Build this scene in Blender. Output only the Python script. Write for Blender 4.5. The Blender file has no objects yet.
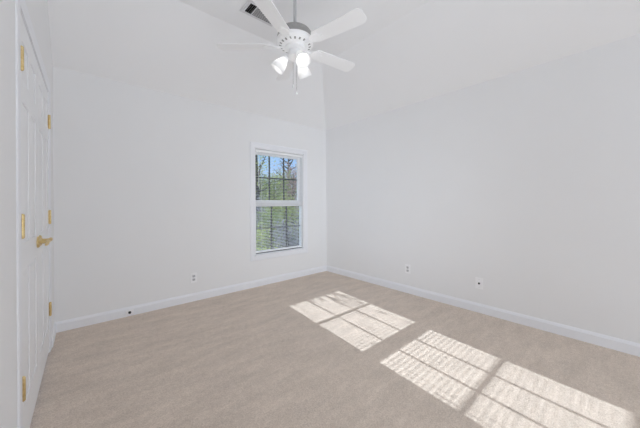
import bpy, bmesh, math, random
from mathutils import Vector, Matrix, Euler
random.seed(7)
scene = bpy.context.scene
C = scene.collection
PI = math.pi

# ------------------------------------------------------------------ camera
YAW, ROLL, FPX, HORIZON = 0.7178, -0.0053, 268.517, 203.496
cam_data = bpy.data.cameras.new('camera')
cam = bpy.data.objects.new('camera', cam_data)
C.objects.link(cam)
cam_data.sensor_fit = 'HORIZONTAL'
cam_data.sensor_width = 36.0
cam_data.lens = 36.0 * FPX / 640.0
cam_data.shift_y = -(214.0 - HORIZON) / 640.0
cam_data.clip_start = 0.02
r0 = Vector((math.cos(YAW), -math.sin(YAW), 0)); f0 = Vector((math.sin(YAW), math.cos(YAW), 0)); u0 = Vector((0, 0, 1))
r1 = r0 * math.cos(ROLL) + u0 * math.sin(ROLL)
u1 = u0 * math.cos(ROLL) - r0 * math.sin(ROLL)
M = Matrix((r1, u1, -f0)).transposed().to_4x4()
M.translation = Vector((-3.1591, -3.4529, 1.1706))
cam.matrix_world = M
scene.camera = cam

# ------------------------------------------------------------------ world, sun, added area fills, exposure
world = bpy.data.worlds.new('sky'); scene.world = world
world.use_nodes = True
nt = world.node_tree
bg = nt.nodes['Background']
tc = nt.nodes.new('ShaderNodeTexCoord'); sep = nt.nodes.new('ShaderNodeSeparateXYZ')
ramp = nt.nodes.new('ShaderNodeValToRGB')
ramp.color_ramp.elements[0].position = 0.0; ramp.color_ramp.elements[0].color = (0.80, 0.87, 0.95, 1)
ramp.color_ramp.elements[1].position = 0.55; ramp.color_ramp.elements[1].color = (0.20, 0.42, 0.86, 1)
e = ramp.color_ramp.elements.new(0.14); e.color = (0.40, 0.62, 0.95, 1)
nt.links.new(tc.outputs['Generated'], sep.inputs[0])
nt.links.new(sep.outputs['Z'], ramp.inputs[0])
nt.links.new(ramp.outputs[0], bg.inputs['Color'])
bg.inputs['Strength'].default_value = 1.1

sd = bpy.data.lights.new('sun', 'SUN'); so = bpy.data.objects.new('sun', sd); C.objects.link(so)
sd.energy = 6.9; sd.angle = math.radians(0.30); sd.color = (0.86, 0.93, 1.0)
so.location = (0, 6, 6)
so.rotation_euler = Vector((-0.09, -1.0, -0.529)).to_track_quat('-Z', 'Y').to_euler()

def area(name, loc, aim, sx, sy, watts, spread=180.0, color=(1.0, 1.0, 1.0)):
    d = bpy.data.lights.new(name, 'AREA'); o = bpy.data.objects.new(name, d); C.objects.link(o)
    d.shape = 'RECTANGLE'; d.size = sx; d.size_y = sy; d.energy = watts; d.spread = math.radians(spread); d.color = color
    o.location = loc; o.rotation_euler = (Vector(aim) - Vector(loc)).to_track_quat('-Z', 'Y').to_euler()
    return o
COOL = (0.905, 1.0, 1.105)
area('added_fill_behind_viewer', (-1.69, -6.3, 1.3), (-1.69, 0, 1.3), 3.3, 2.2, 31.0, 180, COOL)
area('added_fill_to_ceiling', (-2.2, -4.0, 0.3), (-1.9, -2.2, 3.0), 1.6, 1.0, 3.7, 80, COOL)  # added upward fill to brighten the ceiling, not a real lamp
area('added_fill_to_corner', (-3.1, -4.4, 1.2), (0, -0.6, 1.2), 0.8, 1.6, 3.0, 50, COOL)  # added narrow fill that lifts the far corner, no source in the room
area('added_fill_to_window_wall', (-3.1, -4.2, 1.2), (-1.0, 0, 0.6), 0.8, 1.6, 1.7, 60, COOL)  # added fill to even out the window wall, no lamp there
vs = scene.view_settings
vs.view_transform = 'Standard'; vs.look = 'None'; vs.exposure = 0.05; vs.gamma = 1.0; vs.use_curve_mapping = False
scene.display_settings.display_device = 'sRGB'
scene.cycles.max_bounces = 16; scene.cycles.diffuse_bounces = 12; scene.cycles.transparent_max_bounces = 16

# ------------------------------------------------------------------ materials
def mat(name, col, rough=0.6, metal=0.0, **kw):
    m = bpy.data.materials.new(name); m.use_nodes = True
    b = m.node_tree.nodes['Principled BSDF']
    b.inputs['Base Color'].default_value = (*col, 1); b.inputs['Roughness'].default_value = rough
    b.inputs['Metallic'].default_value = metal
    for k, v in kw.items(): b.inputs[k.replace('_', ' ')].default_value = v
    return m

def noise_mat(name, c1, c2, scale, rough=0.8, bump=0.0, bscale=None, detail=4, bdist=0.002):
    m = mat(name, c1, rough); t = m.node_tree; b = t.nodes['Principled BSDF']
    co = t.nodes.new('ShaderNodeTexCoord')
    n = t.nodes.new('ShaderNodeTexNoise'); n.inputs['Scale'].default_value = scale; n.inputs['Detail'].default_value = detail
    r = t.nodes.new('ShaderNodeValToRGB'); r.color_ramp.elements[0].position = 0.3; r.color_ramp.elements[1].position = 0.7
    r.color_ramp.elements[0].color = (*c1, 1); r.color_ramp.elements[1].color = (*c2, 1)
    t.links.new(co.outputs['Object'], n.inputs['Vector']); t.links.new(n.outputs['Fac'], r.inputs[0]); t.links.new(r.outputs[0], b.inputs['Base Color'])
    if bump:
        n2 = t.nodes.new('ShaderNodeTexNoise'); n2.inputs['Scale'].default_value = bscale or scale * 4
        bp = t.nodes.new('ShaderNodeBump'); bp.inputs['Strength'].default_value = bump; bp.inputs['Distance'].default_value = bdist
        t.links.new(co.outputs['Object'], n2.inputs['Vector']); t.links.new(n2.outputs['Fac'], bp.inputs['Height']); t.links.new(bp.outputs[0], b.inputs['Normal'])
    return m

WALL = noise_mat('wall_paint', (0.856, 0.858, 0.864), (0.864, 0.866, 0.872), 3.0, 0.85, 0.12, 260, bdist=0.0006)
CEIL = noise_mat('ceiling_paint', (0.908, 0.911, 0.919), (0.916, 0.919, 0.927), 3.0, 0.9, 0.1, 200, bdist=0.0006)
TRIM = noise_mat('trim_paint', (0.870, 0.882, 0.915), (0.880, 0.892, 0.925), 2.0, 0.45)
DOOR = noise_mat('door_paint', (0.875, 0.88, 0.895), (0.885, 0.89, 0.905), 2.0, 0.45)
SASH = noise_mat('sash_vinyl', (0.91, 0.915, 0.925), (0.92, 0.925, 0.935), 2.0, 0.4)
MUNT = noise_mat('muntin_grey', (0.030, 0.030, 0.034), (0.040, 0.040, 0.044), 9.0, 0.5)
BRASS = noise_mat('brass', (0.66, 0.48, 0.20), (0.82, 0.66, 0.36), 60.0, 0.28); BRASS.node_tree.nodes['Principled BSDF'].inputs['Metallic'].default_value = 0.85
FANW = noise_mat('fan_white', (0.945, 0.947, 0.95), (0.955, 0.957, 0.96), 5.0, 0.4)
FANG = noise_mat('fan_grey_metal', (0.30, 0.295, 0.285), (0.34, 0.335, 0.325), 30.0, 0.4)
RODM = noise_mat('rod_paint', (0.50, 0.50, 0.51), (0.52, 0.52, 0.53), 8.0, 0.4)
PLATE = noise_mat('plate_plastic', (0.93, 0.93, 0.94), (0.94, 0.94, 0.95), 6.0, 0.35)
SOCK = noise_mat('socket_plastic', (0.62, 0.62, 0.64), (0.64, 0.64, 0.66), 6.0, 0.4)
DARK = noise_mat('dark_void', (0.012, 0.012, 0.013), (0.018, 0.018, 0.019), 20.0, 0.8)
VENTM = noise_mat('vent_metal', (0.74, 0.74, 0.75), (0.76, 0.76, 0.77), 12.0, 0.5)
CORD = noise_mat('cord', (0.78, 0.78, 0.79), (0.82, 0.82, 0.83), 50.0, 0.8)

def carpet_mat():
    m = mat('carpet_pile', (0.5, 0.44, 0.38), 0.95); t = m.node_tree; b = t.nodes['Principled BSDF']
    b.inputs['Specular IOR Level'].default_value = 0.1
    b.inputs['Sheen Weight'].default_value = 0.15
    co = t.nodes.new('ShaderNodeTexCoord')
    def noise(scale, detail, vec=None, rough=0.6):
        n = t.nodes.new('ShaderNodeTexNoise'); n.inputs['Scale'].default_value = scale; n.inputs['Detail'].default_value = detail; n.inputs['Roughness'].default_value = rough
        t.links.new(vec or co.outputs['Object'], n.inputs['Vector']); return n
    mp = t.nodes.new('ShaderNodeMapping'); mp.inputs['Rotation'].default_value = (0, 0, 0.5); mp.inputs['Scale'].default_value = (1.0, 3.2, 1)
    t.links.new(co.outputs['Object'], mp.inputs['Vector'])
    fine = noise(120, 3, None, 0.8); mid = noise(30, 5, None, 0.8); big = noise(3.2, 3, mp.outputs[0])
    def mixc(a, bcol, fac_socket, lo, hi):
        r = t.nodes.new('ShaderNodeMapRange'); r.inputs['From Min'].default_value = lo; r.inputs['From Max'].default_value = hi
        t.links.new(fac_socket, r.inputs['Value'])
        x = t.nodes.new('ShaderNodeMix'); x.data_type = 'RGBA'
        t.links.new(r.outputs[0], x.inputs['Factor'])
        for s, v in ((x.inputs['A'], a), (x.inputs['B'], bcol)):
            if isinstance(v, tuple): s.default_value = (*v, 1)
            else: t.links.new(v, s)
        return x.outputs['Result']
    c1 = mixc((0.520, 0.426, 0.349), (0.860, 0.741, 0.638), fine.outputs['Fac'], 0.36, 0.64)
    c2 = mixc((0.600, 0.497, 0.414), (0.780, 0.675, 0.578), mid.outputs['Fac'], 0.38, 0.62)
    x = t.nodes.new('ShaderNodeMix'); x.data_type = 'RGBA'; x.inputs['Factor'].default_value = 0.5
    t.links.new(c1, x.inputs['A']); t.links.new(c2, x.inputs['B'])
    g = t.nodes.new('ShaderNodeMapRange'); g.inputs['From Min'].default_value = 0.3; g.inputs['From Max'].default_value = 0.7; g.inputs['To Min'].default_value = 0.91; g.inputs['To Max'].default_value = 1.09
    t.links.new(big.outputs['Fac'], g.inputs['Value'])
    mul = t.nodes.new('ShaderNodeMix'); mul.data_type = 'RGBA'; mul.blend_type = 'MULTIPLY'; mul.inputs['Factor'].default_value = 1
    t.links.new(x.outputs['Result'], mul.inputs['A']); t.links.new(g.outputs[0], mul.inputs['B'])
    t.links.new(mul.outputs['Result'], b.inputs['Base Color'])
    bp = t.nodes.new('ShaderNodeBump'); bp.inputs['Strength'].default_value = 0.55; bp.inputs['Distance'].default_value = 0.006
    ad_ = t.nodes.new('ShaderNodeMath'); ad_.operation = 'ADD'
    t.links.new(fine.outputs['Fac'], ad_.inputs[0]); t.links.new(mid.outputs['Fac'], ad_.inputs[1])
    t.links.new(ad_.outputs[0], bp.inputs['Height']); t.links.new(bp.outputs[0], b.inputs['Normal'])
    return m
CARPET = carpet_mat()

def glass_mat():
    m = bpy.data.materials.new('window_glass'); m.use_nodes = True; t = m.node_tree; t.nodes.clear()
    o = t.nodes.new('ShaderNodeOutputMaterial'); mx = t.nodes.new('ShaderNodeMixShader'); tr = t.nodes.new('ShaderNodeBsdfTransparent'); gl = t.nodes.new('ShaderNodeBsdfGlossy')
    fr = t.nodes.new('ShaderNodeFresnel'); fr.inputs['IOR'].default_value = 1.3
    tr.inputs['Color'].default_value = (0.95, 0.96, 0.96, 1); gl.inputs['Roughness'].default_value = 0.02
    t.links.new(fr.outputs[0], mx.inputs['Fac']); t.links.new(tr.outputs[0], mx.inputs[1]); t.links.new(gl.outputs[0], mx.inputs[2]); t.links.new(mx.outputs[0], o.inputs['Surface'])
    return m
GLASS = glass_mat()

def translucent_mat(name, c1, c2, scale, trans, rough=0.5, transparent=0.0):
    m = bpy.data.materials.new(name); m.use_nodes = True; t = m.node_tree; t.nodes.clear()
    o = t.nodes.new('ShaderNodeOutputMaterial'); mx = t.nodes.new('ShaderNodeMixShader'); mx.inputs['Fac'].default_value = trans
    d = t.nodes.new('ShaderNodeBsdfDiffuse'); tl = t.nodes.new('ShaderNodeBsdfTranslucent')
    co = t.nodes.new('ShaderNodeTexCoord'); n = t.nodes.new('ShaderNodeTexNoise'); n.inputs['Scale'].default_value = scale
    r = t.nodes.new('ShaderNodeValToRGB'); r.color_ramp.elements[0].position = 0.35; r.color_ramp.elements[1].position = 0.65
    r.color_ramp.elements[0].color = (*c1, 1); r.color_ramp.elements[1].color = (*c2, 1)
    t.links.new(co.outputs['Object'], n.inputs['Vector']); t.links.new(n.outputs['Fac'], r.inputs[0])
    t.links.new(r.outputs[0], d.inputs['Color']); t.links.new(r.outputs[0], tl.inputs['Color'])
    t.links.new(d.outputs[0], mx.inputs[1]); t.links.new(tl.outputs[0], mx.inputs[2])
    out = mx.outputs[0]
    if transparent:
        m2 = t.nodes.new('ShaderNodeMixShader'); m2.inputs['Fac'].default_value = transparent; tp = t.nodes.new('ShaderNodeBsdfTransparent')
        t.links.new(out, m2.inputs[1]); t.links.new(tp.outputs[0], m2.inputs[2]); out = m2.outputs[0]
    t.links.new(out, o.inputs['Surface'])
    return m
SLAT = translucent_mat('slat_vinyl', (0.70, 0.70, 0.71), (0.72, 0.72, 0.73), 4, 0.25)
SHADE = translucent_mat('frosted_glass', (0.90, 0.90, 0.90), (0.93, 0.93, 0.93), 30, 0.45, transparent=0.0)
def emit_mat(name, col, s):
    m = bpy.data.materials.new(name); m.use_nodes = True
    b = m.node_tree.nodes['Principled BSDF']; b.inputs['Base Color'].default_value = (0.9, 0.9, 0.9, 1)
    b.inputs['Emission Color'].default_value = (*col, 1); b.inputs['Emission Strength'].default_value = s
    return m
BULB = emit_mat('lit_bulb', (1.0, 0.985, 0.96), 6.0)

# ------------------------------------------------------------------ helpers
def worldloc(o):
    v = Vector((0, 0, 0))
    while o: v = v + o.location; o = o.parent
    return v

def obj(name, bm, m, parent=None, origin=None, smooth=False):
    """link bm (world coordinates) as one mesh object whose origin is `origin`"""
    org = Vector(origin) if origin is not None else (worldloc(parent) if parent else Vector((0, 0, 0)))
    bmesh.ops.translate(bm, vec=-org, verts=bm.verts)
    bmesh.ops.recalc_face_normals(bm, faces=bm.faces)
    me = bpy.data.meshes.new(name); bm.to_mesh(me); bm.free()
    me.materials.append(m)
    if smooth:
        for p in me.polygons: p.use_smooth = True
        try: me.set_sharp_from_angle(angle=math.radians(38))
        except Exception: pass
    o = bpy.data.objects.new(name, me); C.objects.link(o)
    if parent:
        o.parent = parent; o.location = org - worldloc(parent)
    else: o.location = org
    return o

def tag(o, label, cat, group=None):
    o['label'] = label; o['category'] = cat
    if group: o['group'] = group
    return o
def struct(o): o['kind'] = 'structure'; return o
def empty(name, loc):
    o = bpy.data.objects.new(name, None); o.empty_display_size = 0.1; C.objects.link(o); o.location = loc; return o

def box(bm, lo, hi, bev=0.0, mtx=None):
    lo = Vector(lo); hi = Vector(hi); c = (lo + hi) / 2; s = hi - lo
    r = bmesh.ops.create_cube(bm, size=1.0); vs_ = r['verts']
    for v in vs_: v.co = Vector((v.co.x * s.x, v.co.y * s.y, v.co.z * s.z)) + c
    if bev:
        es = {e for v in vs_ for e in v.link_edges}
        rb = bmesh.ops.bevel(bm, geom=list(es), offset=bev, segments=2, affect='EDGES', profile=0.6)
        vs_ = list({v for f in rb['faces'] for v in f.verts} | {v for v in vs_ if v.is_valid})
    if mtx:
        for v in vs_: v.co = mtx @ v.co
    return vs_

def lathe(bm, prof, segs=32, mtx=None, cap=True):
    """prof: list of (r,z)"""
    rings = []
    for r, z in prof:
        if r < 1e-6:
            v = bm.verts.new((0, 0, z)); rings.append([v])
        else:
            rings.append([bm.verts.new((r * math.cos(2 * PI * k / segs), r * math.sin(2 * PI * k / segs), z)) for k in range(segs)])
    for a, b in zip(rings, rings[1:]):
        for k in range(segs):
            k2 = (k + 1) % segs
            if len(a) == 1 and len(b) == 1: continue
            if len(a) == 1: bm.faces.new((a[0], b[k2], b[k]))
            elif len(b) == 1: bm.faces.new((a[k], a[k2], b[0]))
            else: bm.faces.new((a[k], a[k2], b[k2], b[k]))
    if cap:
        for rg in (rings[0], rings[-1]):
            if len(rg) > 2:
                try: bm.faces.new(rg)
                except ValueError: pass
    if mtx:
        for rg in rings:
            for v in rg: v.co = mtx @ v.co

def tube(bm, pts, rad, segs=8):
    pts = [Vector(p) for p in pts]; n = len(pts)
    rads = rad if isinstance(rad, (list, tuple)) else [rad] * n
    rings = []; ref = Vector((0.13, 0.27, 0.95)).normalized()
    for i, p in enumerate(pts):
        d = (pts[min(i + 1, n - 1)] - pts[max(i - 1, 0)]).normalized()
        a = d.cross(ref)
        if a.length < 1e-3: a = d.cross(Vector((1, 0, 0)))
        a.normalize(); b = d.cross(a)
        rings.append([bm.verts.new(p + (a * math.cos(2 * PI * k / segs) + b * math.sin(2 * PI * k / segs)) * rads[i]) for k in range(segs)])
    for A, B in zip(rings, rings[1:]):
        for k in range(segs): bm.faces.new((A[k], A[(k + 1) % segs], B[(k + 1) % segs], B[k]))
    bm.faces.new(rings[0]); bm.faces.new(rings[-1][::-1])

def prism(bm, outline, axis, a, b):
    """extrude a closed 2D outline between a and b along axis (0/1/2)"""
    def P(p, t):
        if axis == 0: return (t, p[0], p[1])
        if axis == 1: return (p[0], t, p[1])
        return (p[0], p[1], t)
    A = [bm.verts.new(P(p, a)) for p in outline]; B = [bm.verts.new(P(p, b)) for p in outline]
    n = len(outline)
    bm.faces.new(A); bm.faces.new(B[::-1])
    for i in range(n): bm.faces.new((A[i], A[(i + 1) % n], B[(i + 1) % n], B[i]))

new = bmesh.new

# ------------------------------------------------------------------ room shell
L = 3.379          # left wall at x = -L, right wall at x = 0, window wall at y = 0
REAR = -6.4
WT_ = 0.10
HP = 2.44          # plate height
T_, ZF = 0.775, 3.022   # run of the ceiling slopes, height of the flat part
SL = (ZF - HP) / T_

bm = new(); box(bm, (-L - .12, REAR, -0.12), (.12, WT_, 0)); struct(obj('floor', bm, CARPET))

# window opening
WX0, WX1, WZ0, WZ1 = -1.362, -0.498, 0.445, 1.966
WT = 0.10
bm = new()
box(bm, (-L - .12, 0, -.12), (WX0, WT, HP)); box(bm, (WX1, 0, -.12), (.12, WT, HP))
box(bm, (WX0, 0, -.12), (WX1, WT, WZ0)); box(bm, (WX0, 0, WZ1), (WX1, WT, HP))
struct(obj('wall_back', bm, WALL))
bm = new(); box(bm, (0, REAR, -.12), (.12, 0, HP)); struct(obj('wall_right', bm, WALL))

bm = new(); box(bm, (-L - .12, REAR - .12, -.12), (.12, REAR, ZF)); struct(obj('wall_front', bm, WALL))

# closet opening in left wall
DY0, DY1, DZ = -1.662, -0.440, 2.058
bm = new()
x0, x1 = -L - .12, -L
box(bm, (x0, REAR, -.12), (x1, DY0 - .012, ZF)); box(bm, (x0, DY0 - .012, DZ + .008), (x1, DY1 + .012, HP - 0.0))
box(bm, (x0, DY1 + .012, -.12), (x1, 0, HP))
# gable part above the plate
prism(bm, [(DY0 - .012, HP), (0, HP), (-T_, ZF), (DY0 - .012, ZF)], 0, x0, x1)
struct(obj('wall_left', bm, WALL))

# ceiling: slope above window wall, slope above right wall, flat
bm = new()
def slab(pts, th=0.1):
    lo = [bm.verts.new(p) for p in pts]; hi = [bm.verts.new((p[0], p[1], p[2] + th)) for p in pts]
    n = len(pts); bm.faces.new(lo); bm.faces.new(hi[::-1])
    for i in range(n): bm.faces.new((lo[i], lo[(i + 1) % n], hi[(i + 1) % n], hi[i]))
OX = .12; OZ = HP - SL * OX
slab([(-L - .12, OX, OZ), (OX, OX, OZ), (-T_, -T_, ZF), (-L - .12, -T_, ZF)])
slab([(OX, OX, OZ), (OX, REAR, OZ), (-T_, REAR, ZF), (-T_, -T_, ZF)])
slab([(-L - .12, -T_, ZF), (-T_, -T_, ZF), (-T_, REAR, ZF), (-L - .12, REAR, ZF)])
struct(obj('ceiling', bm, CEIL))

# baseboards
BBH, BBT = 0.095, 0.014
prof = [(0, 0), (-BBT, 0), (-BBT, BBH - .022), (-BBT * .75, BBH - .014), (-BBT * .55, BBH - .006), (-BBT * .3, BBH), (0, BBH)]
bm = new(); prism(bm, prof, 0, -L, 0); struct(obj('baseboard_back', bm, TRIM))
bm = new(); prism(bm, prof, 1, REAR, -BBT * .0); struct(obj('baseboard_right', bm, TRIM))
CAS = 0.085
bm = new(); pl = [(-L - p[0], p[1]) for p in prof]
prism(bm, pl, 1, DY1 + .012 + CAS, 0); prism(bm, pl, 1, REAR, DY0 - .012 - CAS); struct(obj('baseboard_left', bm, TRIM))

# ------------------------------------------------------------------ closet doors
bm = new()
def casing_prof(w, t): return [(0, 0), (0, t * .55), (w * .10, t * .62), (w * .30, t * .66), (w * .50, t * .86), (w * .80, t), (w * .90, t * .96), (w * .97, t * .75), (w, t * .4), (w, 0)]
def casing_frame(bm, prof, lo, hi, place, open_bottom=None):
    """mitred moulding around the rectangle lo..hi; place(u, v, out) maps into the room"""
    loops = []
    for a, b in prof:
        if open_bottom is None: c = [(lo[0] - a, lo[1] - a), (lo[0] - a, hi[1] + a), (hi[0] + a, hi[1] + a), (hi[0] + a, lo[1] - a)]
        else: c = [(lo[0] - a, open_bottom), (lo[0] - a, hi[1] + a), (hi[0] + a, hi[1] + a), (hi[0] + a, open_bottom)]
        loops.append([bm.verts.new(place(u, v, b)) for u, v in c])
    n = len(prof)
    for p in range(n):
        q = (p + 1) % n
        for k in range(4 if open_bottom is None else 3): bm.faces.new((loops[p][k], loops[p][(k + 1) % 4], loops[q][(k + 1) % 4], loops[q][k]))
    if open_bottom is not None:
        bm.faces.new([l[0] for l in loops]); bm.faces.new([l[3] for l in loops])
cp = casing_prof(CAS, .008)
ya, yb, zt = DY0 - .012, DY1 + .012, DZ + .008
casing_frame(bm, cp, (ya, 0), (yb, zt), lambda u, v, o: (-L + o, u, v), 0.0)
# jamb lining
box(bm, (-L - .115, ya, 0), (-L - .001, ya + .008, zt)); box(bm, (-L - .115, yb - .008, 0), (-L - .001, yb, zt)); box(bm, (-L - .115, ya, zt - .001), (-L - .001, yb, zt))
struct(obj('trim_1', bm, TRIM))

def door_leaf(name, y0, y1, label, hinge_y, lever_dir):
    """leaf in the plane of the left wall, moulded with six panels"""
    xf = -L - .002; bm = new(); z0, z1 = 0.018, DZ + .001
    box(bm, (xf - .034, y0, z0), (xf - .005, y1, z1))
    st = .085; ms = .075; ym = (y0 + y1) / 2
    rails = [(z0, z0 + .20), (.86, .99), (1.66, 1.77), (z1 - .11, z1)]
    for a, b in ((y0, y0 + st), (y1 - st, y1)): box(bm, (xf - .005, a, z0), (xf, b, z1), .002)
    for a, b in rails: box(bm, (xf - .005, y0 + st, a), (xf, y1 - st, b), .002)
    for (a, b), (c, d) in zip(rails, rails[1:]):
        box(bm, (xf - .005, ym - ms / 2, b), (xf, ym + ms / 2, c), .002)
        for p, q in ((y0 + st, ym - ms / 2), (ym + ms / 2, y1 - st)):
            # raised field with sloped edges
            o1 = [(p + .012, b + .012), (q - .012, b + .012), (q - .012, c - .012), (p + .012, c - .012)]
            o2 = [(p + .034, b + .034), (q - .034, b + .034), (q - .034, c - .034), (p + .034, c - .034)]
            A = [bm.verts.new((xf - .0051, u, v)) for u, v in o1]; B = [bm.verts.new((xf - .001, u, v)) for u, v in o2]
            bm.faces.new(B)
            for i in range(4): bm.faces.new((A[i], A[(i + 1) % 4], B[(i + 1) % 4], B[i]))
    leaf = struct(obj(name, bm, DOOR, origin=(xf - .034, (y0 + y1) / 2, 0)))
    leaf['label'] = label
    for z in (.345, 1.075, 1.83):
        h = new(); hy = hinge_y; sgn = 1 if lever_dir < 0 else -1
        hx = xf + .0085
        lathe(h, [(.003, -.056), (.0065, -.053), (.0075, -.050), (.0075, -.031), (.0066, -.0305), (.0066, -.0295), (.0075, -.029), (.0075, -.011), (.0066, -.0105), (.0066, -.0095), (.0075, -.009), (.0075, .009), (.0066, .0095), (.0066, .0105), (.0075, .011), (.0075, .029), (.0066, .0295), (.0066, .0305), (.0075, .031), (.0075, .050), (.0065, .053), (.003, .056)], 16, Matrix.Translation((hx, hy, z)))
        box(h, (xf + .0005, hy - .011, z - .05), (xf + .0035, hy + .011, z + .05))
        obj('hinge', h, BRASS, leaf, smooth=True)['label'] = 'polished brass hinge'
    ly = y1 - .042 if lever_dir < 0 else y0 + .042
    lz = 0.945
    ro = new(); rx = Matrix.Translation((xf, ly, lz)) @ Matrix.Rotation(PI / 2, 4, 'Y')
    lathe(ro, [(.034, 0), (.034, .006), (.029, .012), (.018, .013), (.0115, .016), (.0105, .046), (.012, .052), (.0, .054)], 28, rx)
    rose = obj('lever_rose', ro, BRASS, leaf, smooth=True); rose['label'] = 'round brass rose of the door lever'
    lv = new(); pts = []
    for k in range(9):
        t = k / 8; pts.append((xf + .046 + .005 * math.sin(t * PI), ly + lever_dir * (t * .105), lz + .006 * math.sin(t * PI * 1.6) - .003 * t))
    tube(lv, pts, [.0115, .0105, .0092, .0084, .0078, .0074, .0074, .0078, .0060], 12)
    obj('lever', lv, BRASS, rose, smooth=True)
    return leaf
YM = (DY0 + DY1) / 2
door_leaf('door_1', DY0, YM - .0035, 'white panelled closet door leaf nearest the viewer, hinged at its near edge', DY0 - .004, -1)
door_leaf('door_2', YM + .0035, DY1, 'white panelled closet door leaf nearest the window wall', DY1 + .004, 1)

# ------------------------------------------------------------------ window
W = empty('window_1', ((WX0 + WX1) / 2, 0, WZ0)); struct(W)
W['label'] = 'white double-hung window with dark muntins in the left-hand back wall'
bm = new(); cw = .074; wp = casing_prof(cw, .017)
casing_frame(bm, wp, (WX0, WZ0), (WX1, WZ1), lambda u, v, o: (u, -o, v))
obj('window_casing', bm, TRIM, W)
bm = new(); box(bm, (WX0 - .012, -.030, WZ0 - .012), (WX1 + .012, -.0005, WZ0 + .006), .004); box(bm, (WX0 + .0005, 0, WZ0 - .001), (WX1 - .0005, WT, WZ0 + .012))
obj('window_stool', bm, TRIM, W)
# jamb linings
bm = new()
box(bm, (WX0, .0, WZ0), (WX0 + .012, WT + .006, WZ1)); box(bm, (WX1 - .012, 0, WZ0), (WX1, WT + .006, WZ1)); box(bm, (WX0, 0, WZ1 - .012), (WX1, WT + .006, WZ1)); box(bm, (WX0, .085, WZ0), (WX1, WT + .03, WZ0 + .014))
obj('window_jamb', bm, SASH, W)
def sash(name, yc, z0, z1, gz0, gz1, gx0, gx1):
    b = new(); x0, x1 = WX0 + .012, WX1 - .012; d = .017
    box(b, (x0, yc - d, z0), (gx0, yc + d, z1), .003); box(b, (gx1, yc - d, z0), (x1, yc + d, z1), .003)
    box(b, (gx0 - .002, yc - d, z0), (gx1 + .002, yc + d, gz0), .003); box(b, (gx0 - .002, yc - d, gz1), (gx1 + .002, yc + d, z1), .003)
    s = obj(name, b, SASH, W)
    p = new(); box(p, (gx0 - .004, yc - .003, gz0 - .004), (gx1 + .004, yc + .003, gz1 + .004)); obj('pane', p, GLASS, s)
    w = (gx1 - gx0) / 3; zm = (gz0 + gz1) / 2
    for k in (1, 2):
        q = new(); box(q, (gx0 + k * w - .010, yc + .004, gz0), (gx0 + k * w + .010, yc + .016, gz1)); obj('muntin', q, MUNT, s)['label'] = 'dark grey vertical muntin'
    q = new(); box(q, (gx0, yc + .0041, zm - .009), (gx1, yc + .0161, zm + .009)); obj('muntin', q, MUNT, s)['label'] = 'dark grey horizontal muntin'
    return s
LS = sash('lower_sash', .053, WZ0 + .013, 1.190, .494, 1.132, -1.325, -0.524)
bm = new(); box(bm, (WX0 + .013, .033, WZ0 + .0125), (WX1 - .013, .0375, WZ0 + .024)); obj('gap_shade_strip', bm, MUNT, LS)['label'] = 'dark strip painted as the shaded gap under the blind rail'  # dark strip added to draw the shaded gap below the blind's bottom rail
sash('upper_sash', .090, 1.188, WZ1 - .012, 1.226, 1.885, -1.325, -0.556)

# blind: headrail, slats, bottom rail, ladder cords
B = empty('window_blind', ((WX0 + WX1) / 2, .028, WZ0 + .014))
tag(B, 'white horizontal slat blind lowered and tilted open inside the window', 'window blind')
bx0, bx1 = WX0 + .016, WX1 - .016; by = .017
bm = new(); box(bm, (bx0, by - .016, WZ1 - .058), (bx1, by + .015, WZ1 - .020), .003); obj('headrail', bm, SASH, B)
bm = new(); box(bm, (bx0, by - .012, WZ0 + .027), (bx1, by + .010, WZ0 + .040), .003); obj('bottom_rail', bm, SASH, B)
pitch, sw, tilt = .0225, .016, math.radians(12)
zs = WZ0 + .040 + .016
proto = None; k = 0
while zs + k * pitch < WZ1 - .070:
    z = zs + k * pitch
    if proto is None:
        b = new(); n = 5
        lo = []; hi = []
        for i in range(n):
            t = i / (n - 1) - .5; y = t * sw; c = .0012 * (1 - 4 * t * t)
            yy = y * math.cos(tilt) - c * math.sin(tilt); zz = y * math.sin(tilt) + c * math.cos(tilt)
            lo.append((yy, zz)); hi.append((yy, zz + .0006))
        outl = [(by + p[0], z + p[1]) for p in lo] + [(by + p[0], z + p[1]) for p in reversed(hi)]
        prism(b, outl, 0, bx0, bx1)
        proto = obj('slat', b, SLAT, B, origin=((bx0 + bx1) / 2, by, z))
    else:
        c = proto.copy(); C.objects.link(c); c.parent = B; c.location = proto.location + Vector((0, 0, k * pitch))
    k += 1
for x in (bx0 + .10, bx1 - .10):
    bm = new(); tube(bm, [(x, by - .0095, WZ0 + .030), (x, by - .0095, WZ1 - .05)], .0009, 6); tube(bm, [(x, by + .0095, WZ0 + .030), (x, by + .0095, WZ1 - .05)], .0009, 6)
    obj('ladder_cord', bm, CORD, B)
bm = new(); lathe(bm, [(.004, 0), (.006, .01), (.0045, .03), (.003, .035), (.003, .50), (.004, .505), (0, .51)], 8, Matrix.Translation((bx0 + .045, by - .021, WZ1 - .55))); obj('tilt_wand', bm, SASH, B, smooth=True)

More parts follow.
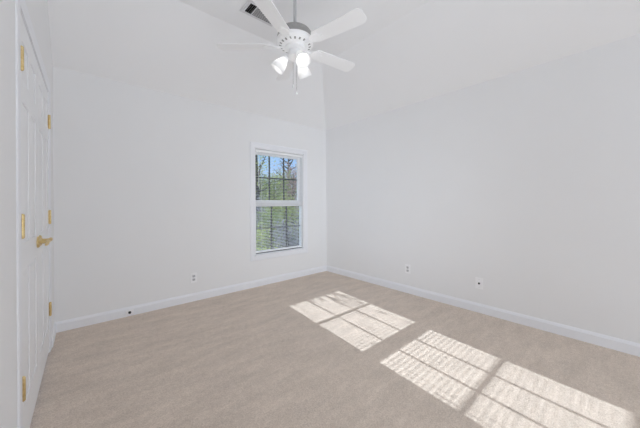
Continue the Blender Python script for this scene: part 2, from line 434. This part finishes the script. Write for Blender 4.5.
# ------------------------------------------------------------------ wall plates
def plate_wall(name, wall, u, z, label, cat, kind, group=None):
    """u: coordinate along the wall"""
    def P(a, d, h):  # a along wall, d out of the wall, h up
        return Vector((u + a, -d, z + h)) if wall == 'back' else Vector((-d, u - a, z + h))
    def bx(bm, a0, a1, d0, d1, h0, h1, bev=0):
        p, q = P(a0, d0, h0), P(a1, d1, h1)
        box(bm, [min(i, j) for i, j in zip(p, q)], [max(i, j) for i, j in zip(p, q)], bev)
    bm = new(); bx(bm, -.036, .036, 0.0003, .006, -.0585, .0585, .002)
    root = tag(obj(name, bm, PLATE, origin=P(0, 0, 0)), label, cat, group)
    if kind == 'outlet':
        for s in (-1, 1):
            b = new(); bx(b, -.0165, .0165, .004, .0085, s * .0205 - .0145, s * .0205 + .0145, .004); f = obj('receptacle', b, SOCK, root)
            b = new()
            bx(b, -.0085, -.0058, .0082, .0092, s * .0205 - .004, s * .0205 + .008); bx(b, .0058, .0085, .0082, .0092, s * .0205 - .003, s * .0205 + .007); bx(b, -.003, .003, .0082, .0092, s * .0205 - .011, s * .0205 - .005)
            obj('slot', b, DARK, f)
        b = new(); bx(b, -.003, .003, .0055, .0072, -.003, .003, .001); obj('screw', b, SOCK, root)
    else:
        b = new(); mt = (Matrix.Translation(P(0, .005, .0)) @ (Matrix.Rotation(PI / 2, 4, 'X') if wall == 'back' else Matrix.Rotation(-PI / 2, 4, 'Y')))
        lathe(b, [(.010, 0), (.010, .004), (.0062, .0045), (.0062, .014), (.0, .014)], 16, mt); obj('jack', b, DARK, root)['label'] = 'dark round jack'
        for s in (-1, 1):
            b = new(); bx(b, -.003, .003, .0055, .0072, s * .042 - .003, s * .042 + .003, .001); obj('screw', b, SOCK, root)
    return root
plate_wall('wall_outlet', 'back', -2.178, .282, 'white electrical outlet plate low on the window wall, left of the window', 'outlet', 'outlet')
plate_wall('wall_outlet', 'right', -1.568, .312, 'white electrical outlet plate on the right wall, nearer the room corner', 'outlet', 'outlet')
plate_wall('jack_plate', 'right', -2.410, .311, 'bright white wall plate with dark centre jack low on the right wall', 'jack plate', 'jack')

# small cable fitting on the baseboard
bm = new(); jx = -2.815
box(bm, (jx - .035, -BBT - .005, .012), (jx + .035, -BBT + .0005, .066), .003)
J = tag(obj('baseboard_jack', bm, PLATE, origin=(jx, -BBT, .04)), 'small pale plate with dark round jack on baseboard beside the closet', 'cable jack')
bm = new(); lathe(bm, [(.013, 0), (.013, .004), (.009, .005), (.009, .022), (0, .022)], 18, Matrix.Translation((jx, -BBT - .004, .040)) @ Matrix.Rotation(PI / 2, 4, 'X')); obj('jack', bm, DARK, J)['label'] = 'dark round jack'

# ------------------------------------------------------------------ ceiling vent
vx0, vx1, vy0, vy1 = -2.042, -1.690, -1.222, -1.018
V = empty('ceiling_vent', ((vx0 + vx1) / 2, (vy0 + vy1) / 2, ZF)); tag(V, 'white metal ceiling register with one dark slot above the fan blade', 'vent')
bm = new(); fw = .030; zb = ZF - .007
def ring(bm, x0, x1, y0, y1, w, za, zb_):
    box(bm, (x0, y0, za), (x0 + w, y1, zb_)); box(bm, (x1 - w, y0, za), (x1, y1, zb_)); box(bm, (x0 + w, y0, za), (x1 - w, y0 + w, zb_)); box(bm, (x0 + w, y1 - w, za), (x1 - w, y1, zb_))
ring(bm, vx0, vx1, vy0, vy1, fw, ZF - .006, ZF - .0003)
ring(bm, vx0 + .022, vx1 - .022, vy0 + .022, vy1 - .022, .010, ZF - .014, ZF - .005)
box(bm, (vx0 + .100, vy0 + fw, ZF - .014), (vx0 + .106, vy1 - fw, ZF - .002)); obj('frame', bm, VENTM, V)
bm = new(); box(bm, (vx0 + fw, vy0 + fw, ZF - .003), (vx1 - fw, vy1 - fw, ZF - .0006)); obj('duct_shade_plate', bm, DARK, V)['label'] = 'dark plate painted as the shade of the duct behind the louvers'  # near-black plate imitates shade inside the duct, the ceiling has no hole
n = 9
for k in range(n):
    y = vy0 + fw + .008 + k * (vy1 - vy0 - 2 * fw - .012) / (n - 1)
    bm = new(); box(bm, (vx0 + .107, -.0085, -.0006), (vx1 - fw - .003, .0085, .0006), 0, Matrix.Translation((0, y, ZF - .009)) @ Matrix.Rotation(math.radians(22), 4, 'X')); obj('louver', bm, VENTM, V)
for k in range(3):
    x = vx0 + fw + .018 + k * .019
    bm = new(); box(bm, (-.006, vy0 + fw + .003, -.0005), (.006, vy1 - fw - .003, .0005), 0, Matrix.Translation((x, 0, ZF - .009)) @ Matrix.Rotation(math.radians(-62), 4, 'Y')); obj('louver', bm, FANG, V)['label'] = 'dark end louver'

# ------------------------------------------------------------------ ceiling fan
FX, FY, FZ, FR, FA = -1.793, -1.573, 2.526, 0.66, -0.617
F = empty('ceiling_fan', (FX, FY, ZF)); tag(F, 'white five-blade ceiling fan with three lit frosted lamp shades', 'ceiling fan')
TR = Matrix.Translation((FX, FY, 0))
bm = new(); lathe(bm, [(.015, ZF - .062), (.030, ZF - .060), (.050, ZF - .045), (.062, ZF - .022), (.066, ZF - .002), (.066, ZF - .0003)], 40, TR); obj('canopy', bm, FANW, F, smooth=True)
bm = new(); lathe(bm, [(.0135, 2.655), (.0135, ZF - .055)], 20, TR); lathe(bm, [(.020, 2.664), (.020, 2.690), (.0136, 2.700)], 20, TR); obj('downrod', bm, RODM, F, smooth=True)
bm = new(); lathe(bm, [(.0145, 2.670), (.060, 2.670), (.105, 2.663), (.132, 2.648), (.146, 2.628), (.152, 2.602), (.152, 2.580)], 48, TR); cap = obj('motor_cap', bm, FANG, F, smooth=True); cap['label'] = 'grey domed top of the motor'
bm = new(); lathe(bm, [(.152, 2.579), (.155, 2.576), (.155, 2.570), (.150, 2.566), (.148, 2.552), (.153, 2.548), (.153, 2.543), (.140, 2.532), (.110, 2.520), (.085, 2.516), (.085, 2.500), (.060, 2.492), (.0, 2.490)], 48, TR); hs = obj('motor_housing', bm, FANW, F, smooth=True)
for k in range(20):
    a = 2 * PI * k / 20; b = new()
    box(b, (-.010, -.0075, -.0012), (.010, .0075, .0012), .001, TR @ Matrix.Rotation(a, 4, 'Z') @ Matrix.Translation((.1255, 0, 2.5260)) @ Matrix.Rotation(-math.atan(.4), 4, 'Y')); obj('cooling_slot', b, FANG, hs)
def blade_outline():
    r0_, r1_ = .205, FR; w0, w1 = .058, .070; c = .042
    pts = [(r0_, -w0 + .012), (r0_ + .012, -w0)]
    def arc(cx, cy, r, a0, a1, n=6): return [(cx + r * math.cos(a0 + (a1 - a0) * i / n), cy + r * math.sin(a0 + (a1 - a0) * i / n)) for i in range(n + 1)]
    pts += arc(r1_ - c, -w1 + c, c, -PI / 2, 0) + arc(r1_ - c, w1 - c, c, 0, PI / 2)
    pts += [(r0_ + .012, w0), (r0_, w0 - .012)]
    return pts
bo = blade_outline()
for k in range(5):
    ang = FA + math.radians(30 + 72 * k)
    m = TR @ Matrix.Rotation(ang, 4, 'Z') @ Matrix.Translation((0, 0, FZ)) @ Matrix.Rotation(math.radians(-11), 4, 'X')
    b = new(); n0 = len(b.verts); prism(b, bo, 2, -.003, .003)
    bmesh.ops.transform(b, matrix=m, verts=b.verts)
    bl = obj('blade', b, FANW, F)
    # scrolled iron under the blade, reaching in to the motor
    b = new()
    out = [(.095, -.016), (.130, -.013), (.165, -.016), (.195, -.040), (.225, -.046), (.250, -.038), (.258, -.018), (.278, -.010), (.284, 0), (.278, .010), (.258, .018), (.250, .038), (.225, .046), (.195, .040), (.165, .016), (.130, .013), (.095, .016)]
    prism(b, out, 2, -.0085, -.0035)
    for (px, py) in ((.222, -.028), (.222, .028), (.262, 0)): lathe(b, [(.006, -.0115), (.006, -.008)], 10, Matrix.Translation((px, py, 0)))
    tube(b, [(.088, 0, .010), (.110, 0, .002), (.135, 0, -.008), (.165, 0, -.010)], [.014, .012, .010, .007], 10)
    bmesh.ops.transform(b, matrix=m, verts=b.verts)
    obj('blade_iron', b, FANW, bl)
# light kit
bm = new(); lathe(bm, [(.048, 2.491), (.052, 2.480), (.052, 2.462), (.060, 2.452), (.060, 2.430), (.044, 2.414), (.030, 2.404), (.018, 2.396), (.012, 2.386), (.0, 2.382)], 36, TR); obj('light_fitter', bm, FANW, F, smooth=True)
shade_in = [(.024, .0), (.028, -.012), (.040, -.035), (.050, -.060), (.056, -.085), (.060, -.108), (.064, -.118)]
for th in (180, -60, 60):
    ang = math.radians(th) - YAW
    mz = TR @ Matrix.Rotation(ang, 4, 'Z')
    neck = mz @ Vector((.082, 0, 2.425))
    mt = Matrix.Translation(neck) @ Matrix.Rotation(ang, 4, 'Z') @ Matrix.Rotation(math.radians(-38), 4, 'Y')
    b = new(); tube(b, [mz @ Vector((.045, 0, 2.442)), mz @ Vector((.066, 0, 2.446)), mz @ Vector((.080, 0, 2.438)), mt @ Vector((0, 0, -.004))], .009, 12)
    lathe(b, [(.0, .012), (.022, .010), (.027, .002), (.029, -.012), (.026, -.013)], 24, mt); arm = obj('lamp_arm', b, FANW, F, smooth=True)
    b = new(); prof_ = shade_in + [(r - .0035, z) for r, z in reversed(shade_in)]
    lathe(b, [(r, z - .004) for r, z in prof_], 36, mt, cap=False); sh = obj('lamp_shade', b, SHADE, F, smooth=True); sh['label'] = 'lit frosted bell-shaped glass shade'
    b = new(); lathe(b, [(.0, -.016), (.012, -.016), (.013, -.030), (.019, -.044), (.024, -.058), (.024, -.068), (.018, -.080), (.008, -.086), (0, -.087)], 20, mt); obj('bulb', b, BULB, sh, smooth=True)['label'] = 'glowing bulb'
def chain(x, y, z0, z1):
    b = new(); n = int((z0 - z1) / .009)
    for k in range(n):
        bmesh.ops.create_icosphere(b, subdivisions=1, radius=.0026, matrix=Matrix.Translation((x, y, z0 - k * .009)))
    tube(b, [(x, y, z0), (x, y, z1)], .0009, 5)
    ch = obj('pull_chain', b, FANG, F)
    b = new(); lathe(b, [(0, .014), (.004, .012), (.0075, 0), (.0065, -.012), (0, -.018)], 14, Matrix.Translation((x, y, z1 - .012))); obj('chain_pull', b, FANW, ch, smooth=True)
rv = Vector((math.cos(YAW), -math.sin(YAW)))
chain(FX - rv.x * .018, FY - rv.y * .018, 2.405, 2.195)
chain(FX + rv.x * .012, FY + rv.y * .012, 2.392, 2.135)

# ------------------------------------------------------------------ outside: ground, shrubs and trees seen through the panes
GZ = -0.55
GROUND = noise_mat('garden_soil_and_grass', (0.10, 0.13, 0.05), (0.24, 0.20, 0.13), 1.6, 0.95, 0.6, 9, bdist=0.05)
bm = new(); box(bm, (-14, WT + .02, GZ - .2), (45, 60, GZ)); struct(obj('ground', bm, GROUND))
BARK = noise_mat('bark', (0.055, 0.048, 0.042), (0.12, 0.105, 0.09), 14, 0.95, 0.5, 40, bdist=0.01)
LEAVES = {
    'yellow': translucent_mat('leaf_yellow_green', (0.40, 0.46, 0.14), (0.62, 0.66, 0.28), 5, 0.5),
    'green': translucent_mat('leaf_green', (0.25, 0.31, 0.12), (0.42, 0.47, 0.20), 4, 0.5),
    'deep': translucent_mat('leaf_deep_green', (0.20, 0.22, 0.15), (0.32, 0.33, 0.24), 3, 0.4),
    'rust': translucent_mat('leaf_rust', (0.42, 0.29, 0.26), (0.56, 0.42, 0.36), 4, 0.45),
    'grey': translucent_mat('leaf_grey', (0.32, 0.30, 0.34), (0.46, 0.44, 0.45), 4, 0.45),
}
def leaf(bm, p, s, rng):
    d = Vector((rng.gauss(0, 1), rng.gauss(0, 1), rng.gauss(0, .7))).normalized()
    w = d.cross(Vector((rng.gauss(0, 1), rng.gauss(0, 1), rng.gauss(0, 1)))).normalized()
    nrm = d.cross(w)
    a = p - d * s; b = p + w * s * .45 + nrm * s * .1; c = p + d * s; e = p - w * s * .45 + nrm * s * .1
    vs_ = [bm.verts.new(v) for v in (a, b, c, e)]; bm.faces.new(vs_)
def at(D, az):
    a = math.radians(az); return -3.159 + D * math.sin(a), -3.453 + D * math.cos(a)
def plant(name, D, az, height, rad, tone, nleaf, ls, label, cat, base=0.0, nbr=9, seed=1, group=None, loose=1.0, extra=None):
    rng = random.Random(seed); x, y = at(D, az)
    root = empty(name, (x, y, GZ)); tag(root, label, cat, group)
    b = new(); tips = []
    top = Vector((x + rng.uniform(-.1, .1), y, GZ + height * .86))
    trunk = [Vector((x, y, GZ - .05)).lerp(top, t) + Vector((rng.uniform(-.05, .05), rng.uniform(-.05, .05), 0)) * min(1, height / 3) * (t > 0) for t in (0, .2, .4, .6, .8, 1)]
    tr = .022 * height ** 1.1
    tube(b, trunk, [tr, tr * .85, tr * .7, tr * .52, tr * .34, tr * .12], 8)
    for i in range(nbr):
        t = base + (1 - base) * (i + rng.random()) / nbr * .92; k = min(4, int(t * 5)); p = trunk[k].lerp(trunk[k + 1], t * 5 - k)
        a = i * 2.4 + rng.uniform(-.4, .4); reach = rad * (1.05 - .55 * abs(t - .4)) * rng.uniform(.7, 1.05)
        q = p + Vector((math.cos(a) * reach, math.sin(a) * reach, height * rng.uniform(.04, .20)))
        m_ = p.lerp(q, .5) + Vector((0, 0, -.04 * height * rng.random()))
        tube(b, [p, m_, q], [tr * .35, tr * .2, tr * .06], 5); tips += [q, m_, p.lerp(q, .75)]
        for _ in range(3):
            s_ = p.lerp(q, rng.uniform(.4, .95)); e_ = s_ + Vector((rng.gauss(0, .35), rng.gauss(0, .35), rng.uniform(.05, .5))) * rad * .5
            tube(b, [s_, s_.lerp(e_, .5), e_], [tr * .10, tr * .07, tr * .03], 4); tips.append(e_)
    if extra:
        for (q, n_, sp) in extra:
            p = trunk[4]; q = Vector(q); m_ = p.lerp(q, .5) + Vector((0, 0, .15)); tube(b, [p, m_, q], [tr * .3, tr * .2, tr * .05], 5)
    obj('trunk', b, BARK, root)
    f = new()
    for i in range(nleaf):
        c = rng.choice(tips); p = c + Vector((rng.gauss(0, .30), rng.gauss(0, .30), rng.gauss(0, .26))) * rad * loose
        if p.z > GZ + .03: leaf(f, p, ls * .8 * rng.uniform(.6, 1.4), rng)
    if extra:
        for (q, n_, sp) in extra:
            q = Vector(q)
            for i in range(n_): leaf(f, trunk[4].lerp(q, rng.uniform(.55, 1.0)) + Vector((rng.gauss(0, sp), rng.gauss(0, sp), rng.gauss(0, sp * .8))), ls * rng.uniform(.7, 1.4), rng)
    obj('foliage', f, LEAVES[tone], root)
    return root
S = 'shrub'; T = 'tree'
plant(S, 6.7, 27.6, 1.30, .42, 'yellow', 1200, .042, 'low yellow-green shrub outside the left third of the window', S, nbr=10, seed=11)
plant(S, 8.2, 34.6, 1.20, .48, 'grey', 1300, .048, 'greyish shrub outside the right third of the lower panes', S, nbr=10, seed=13)
plant(S, 9.9, 30.6, 1.50, .58, 'green', 1500, .050, 'mid-green shrub outside the bottom centre panes', S, nbr=10, seed=12)
plant(S, 11.8, 26.8, 1.95, .70, 'grey', 1800, .058, 'pale greyish bush behind the low yellow-green shrub', S, nbr=12, seed=14)
plant(S, 13.9, 33.4, 2.05, .80, 'yellow', 2200, .065, 'bright yellow-green bush behind the shrubs, right of centre', S, nbr=12, seed=15)
plant(T, 16.6, 28.0, 6.8, 1.0, 'yellow', 1500, .065, 'slender dark-trunked tree with thin leaves, left in the window', T, base=.18, nbr=16, seed=21, loose=1.0)
plant(T, 19.6, 31.4, 4.2, 1.25, 'green', 3400, .085, 'mid-green bushy tree in the middle of the window', T, base=.1, nbr=14, seed=22)
plant(T, 22.8, 35.3, 5.0, 1.5, 'rust', 4200, .095, 'rust-brown bushy tree at the right of the window', T, base=.12, nbr=14, seed=23)
plant(T, 27.5, 34.4, 8.6, 1.6, 'grey', 260, .06, 'nearly bare tree rising behind the rust-brown tree', T, base=.25, nbr=22, seed=24, loose=.8)
plant(T, 31.5, 26.9, 5.6, 1.9, 'deep', 2600, .15, 'dark green tree far back at the left of the window', T, base=.05, nbr=16, seed=25)
plant(T, 38.5, 30.6, 5.6, 2.6, 'deep', 2800, .17, 'dark green tree far back in the middle of the window', T, base=.05, nbr=16, seed=26)
plant(T, 48, 35.0, 6.6, 2.6, 'deep', 2800, .17, 'dark green tree far back at the right of the window', T, base=.05, nbr=16, seed=27)
plant(T, 10.6, 14.5, 5.40, 1.0, 'green', 420, .045, 'sparse tree close to the house whose leaves dapple the sunlight', T, base=.45, nbr=14, seed=31, loose=.8)
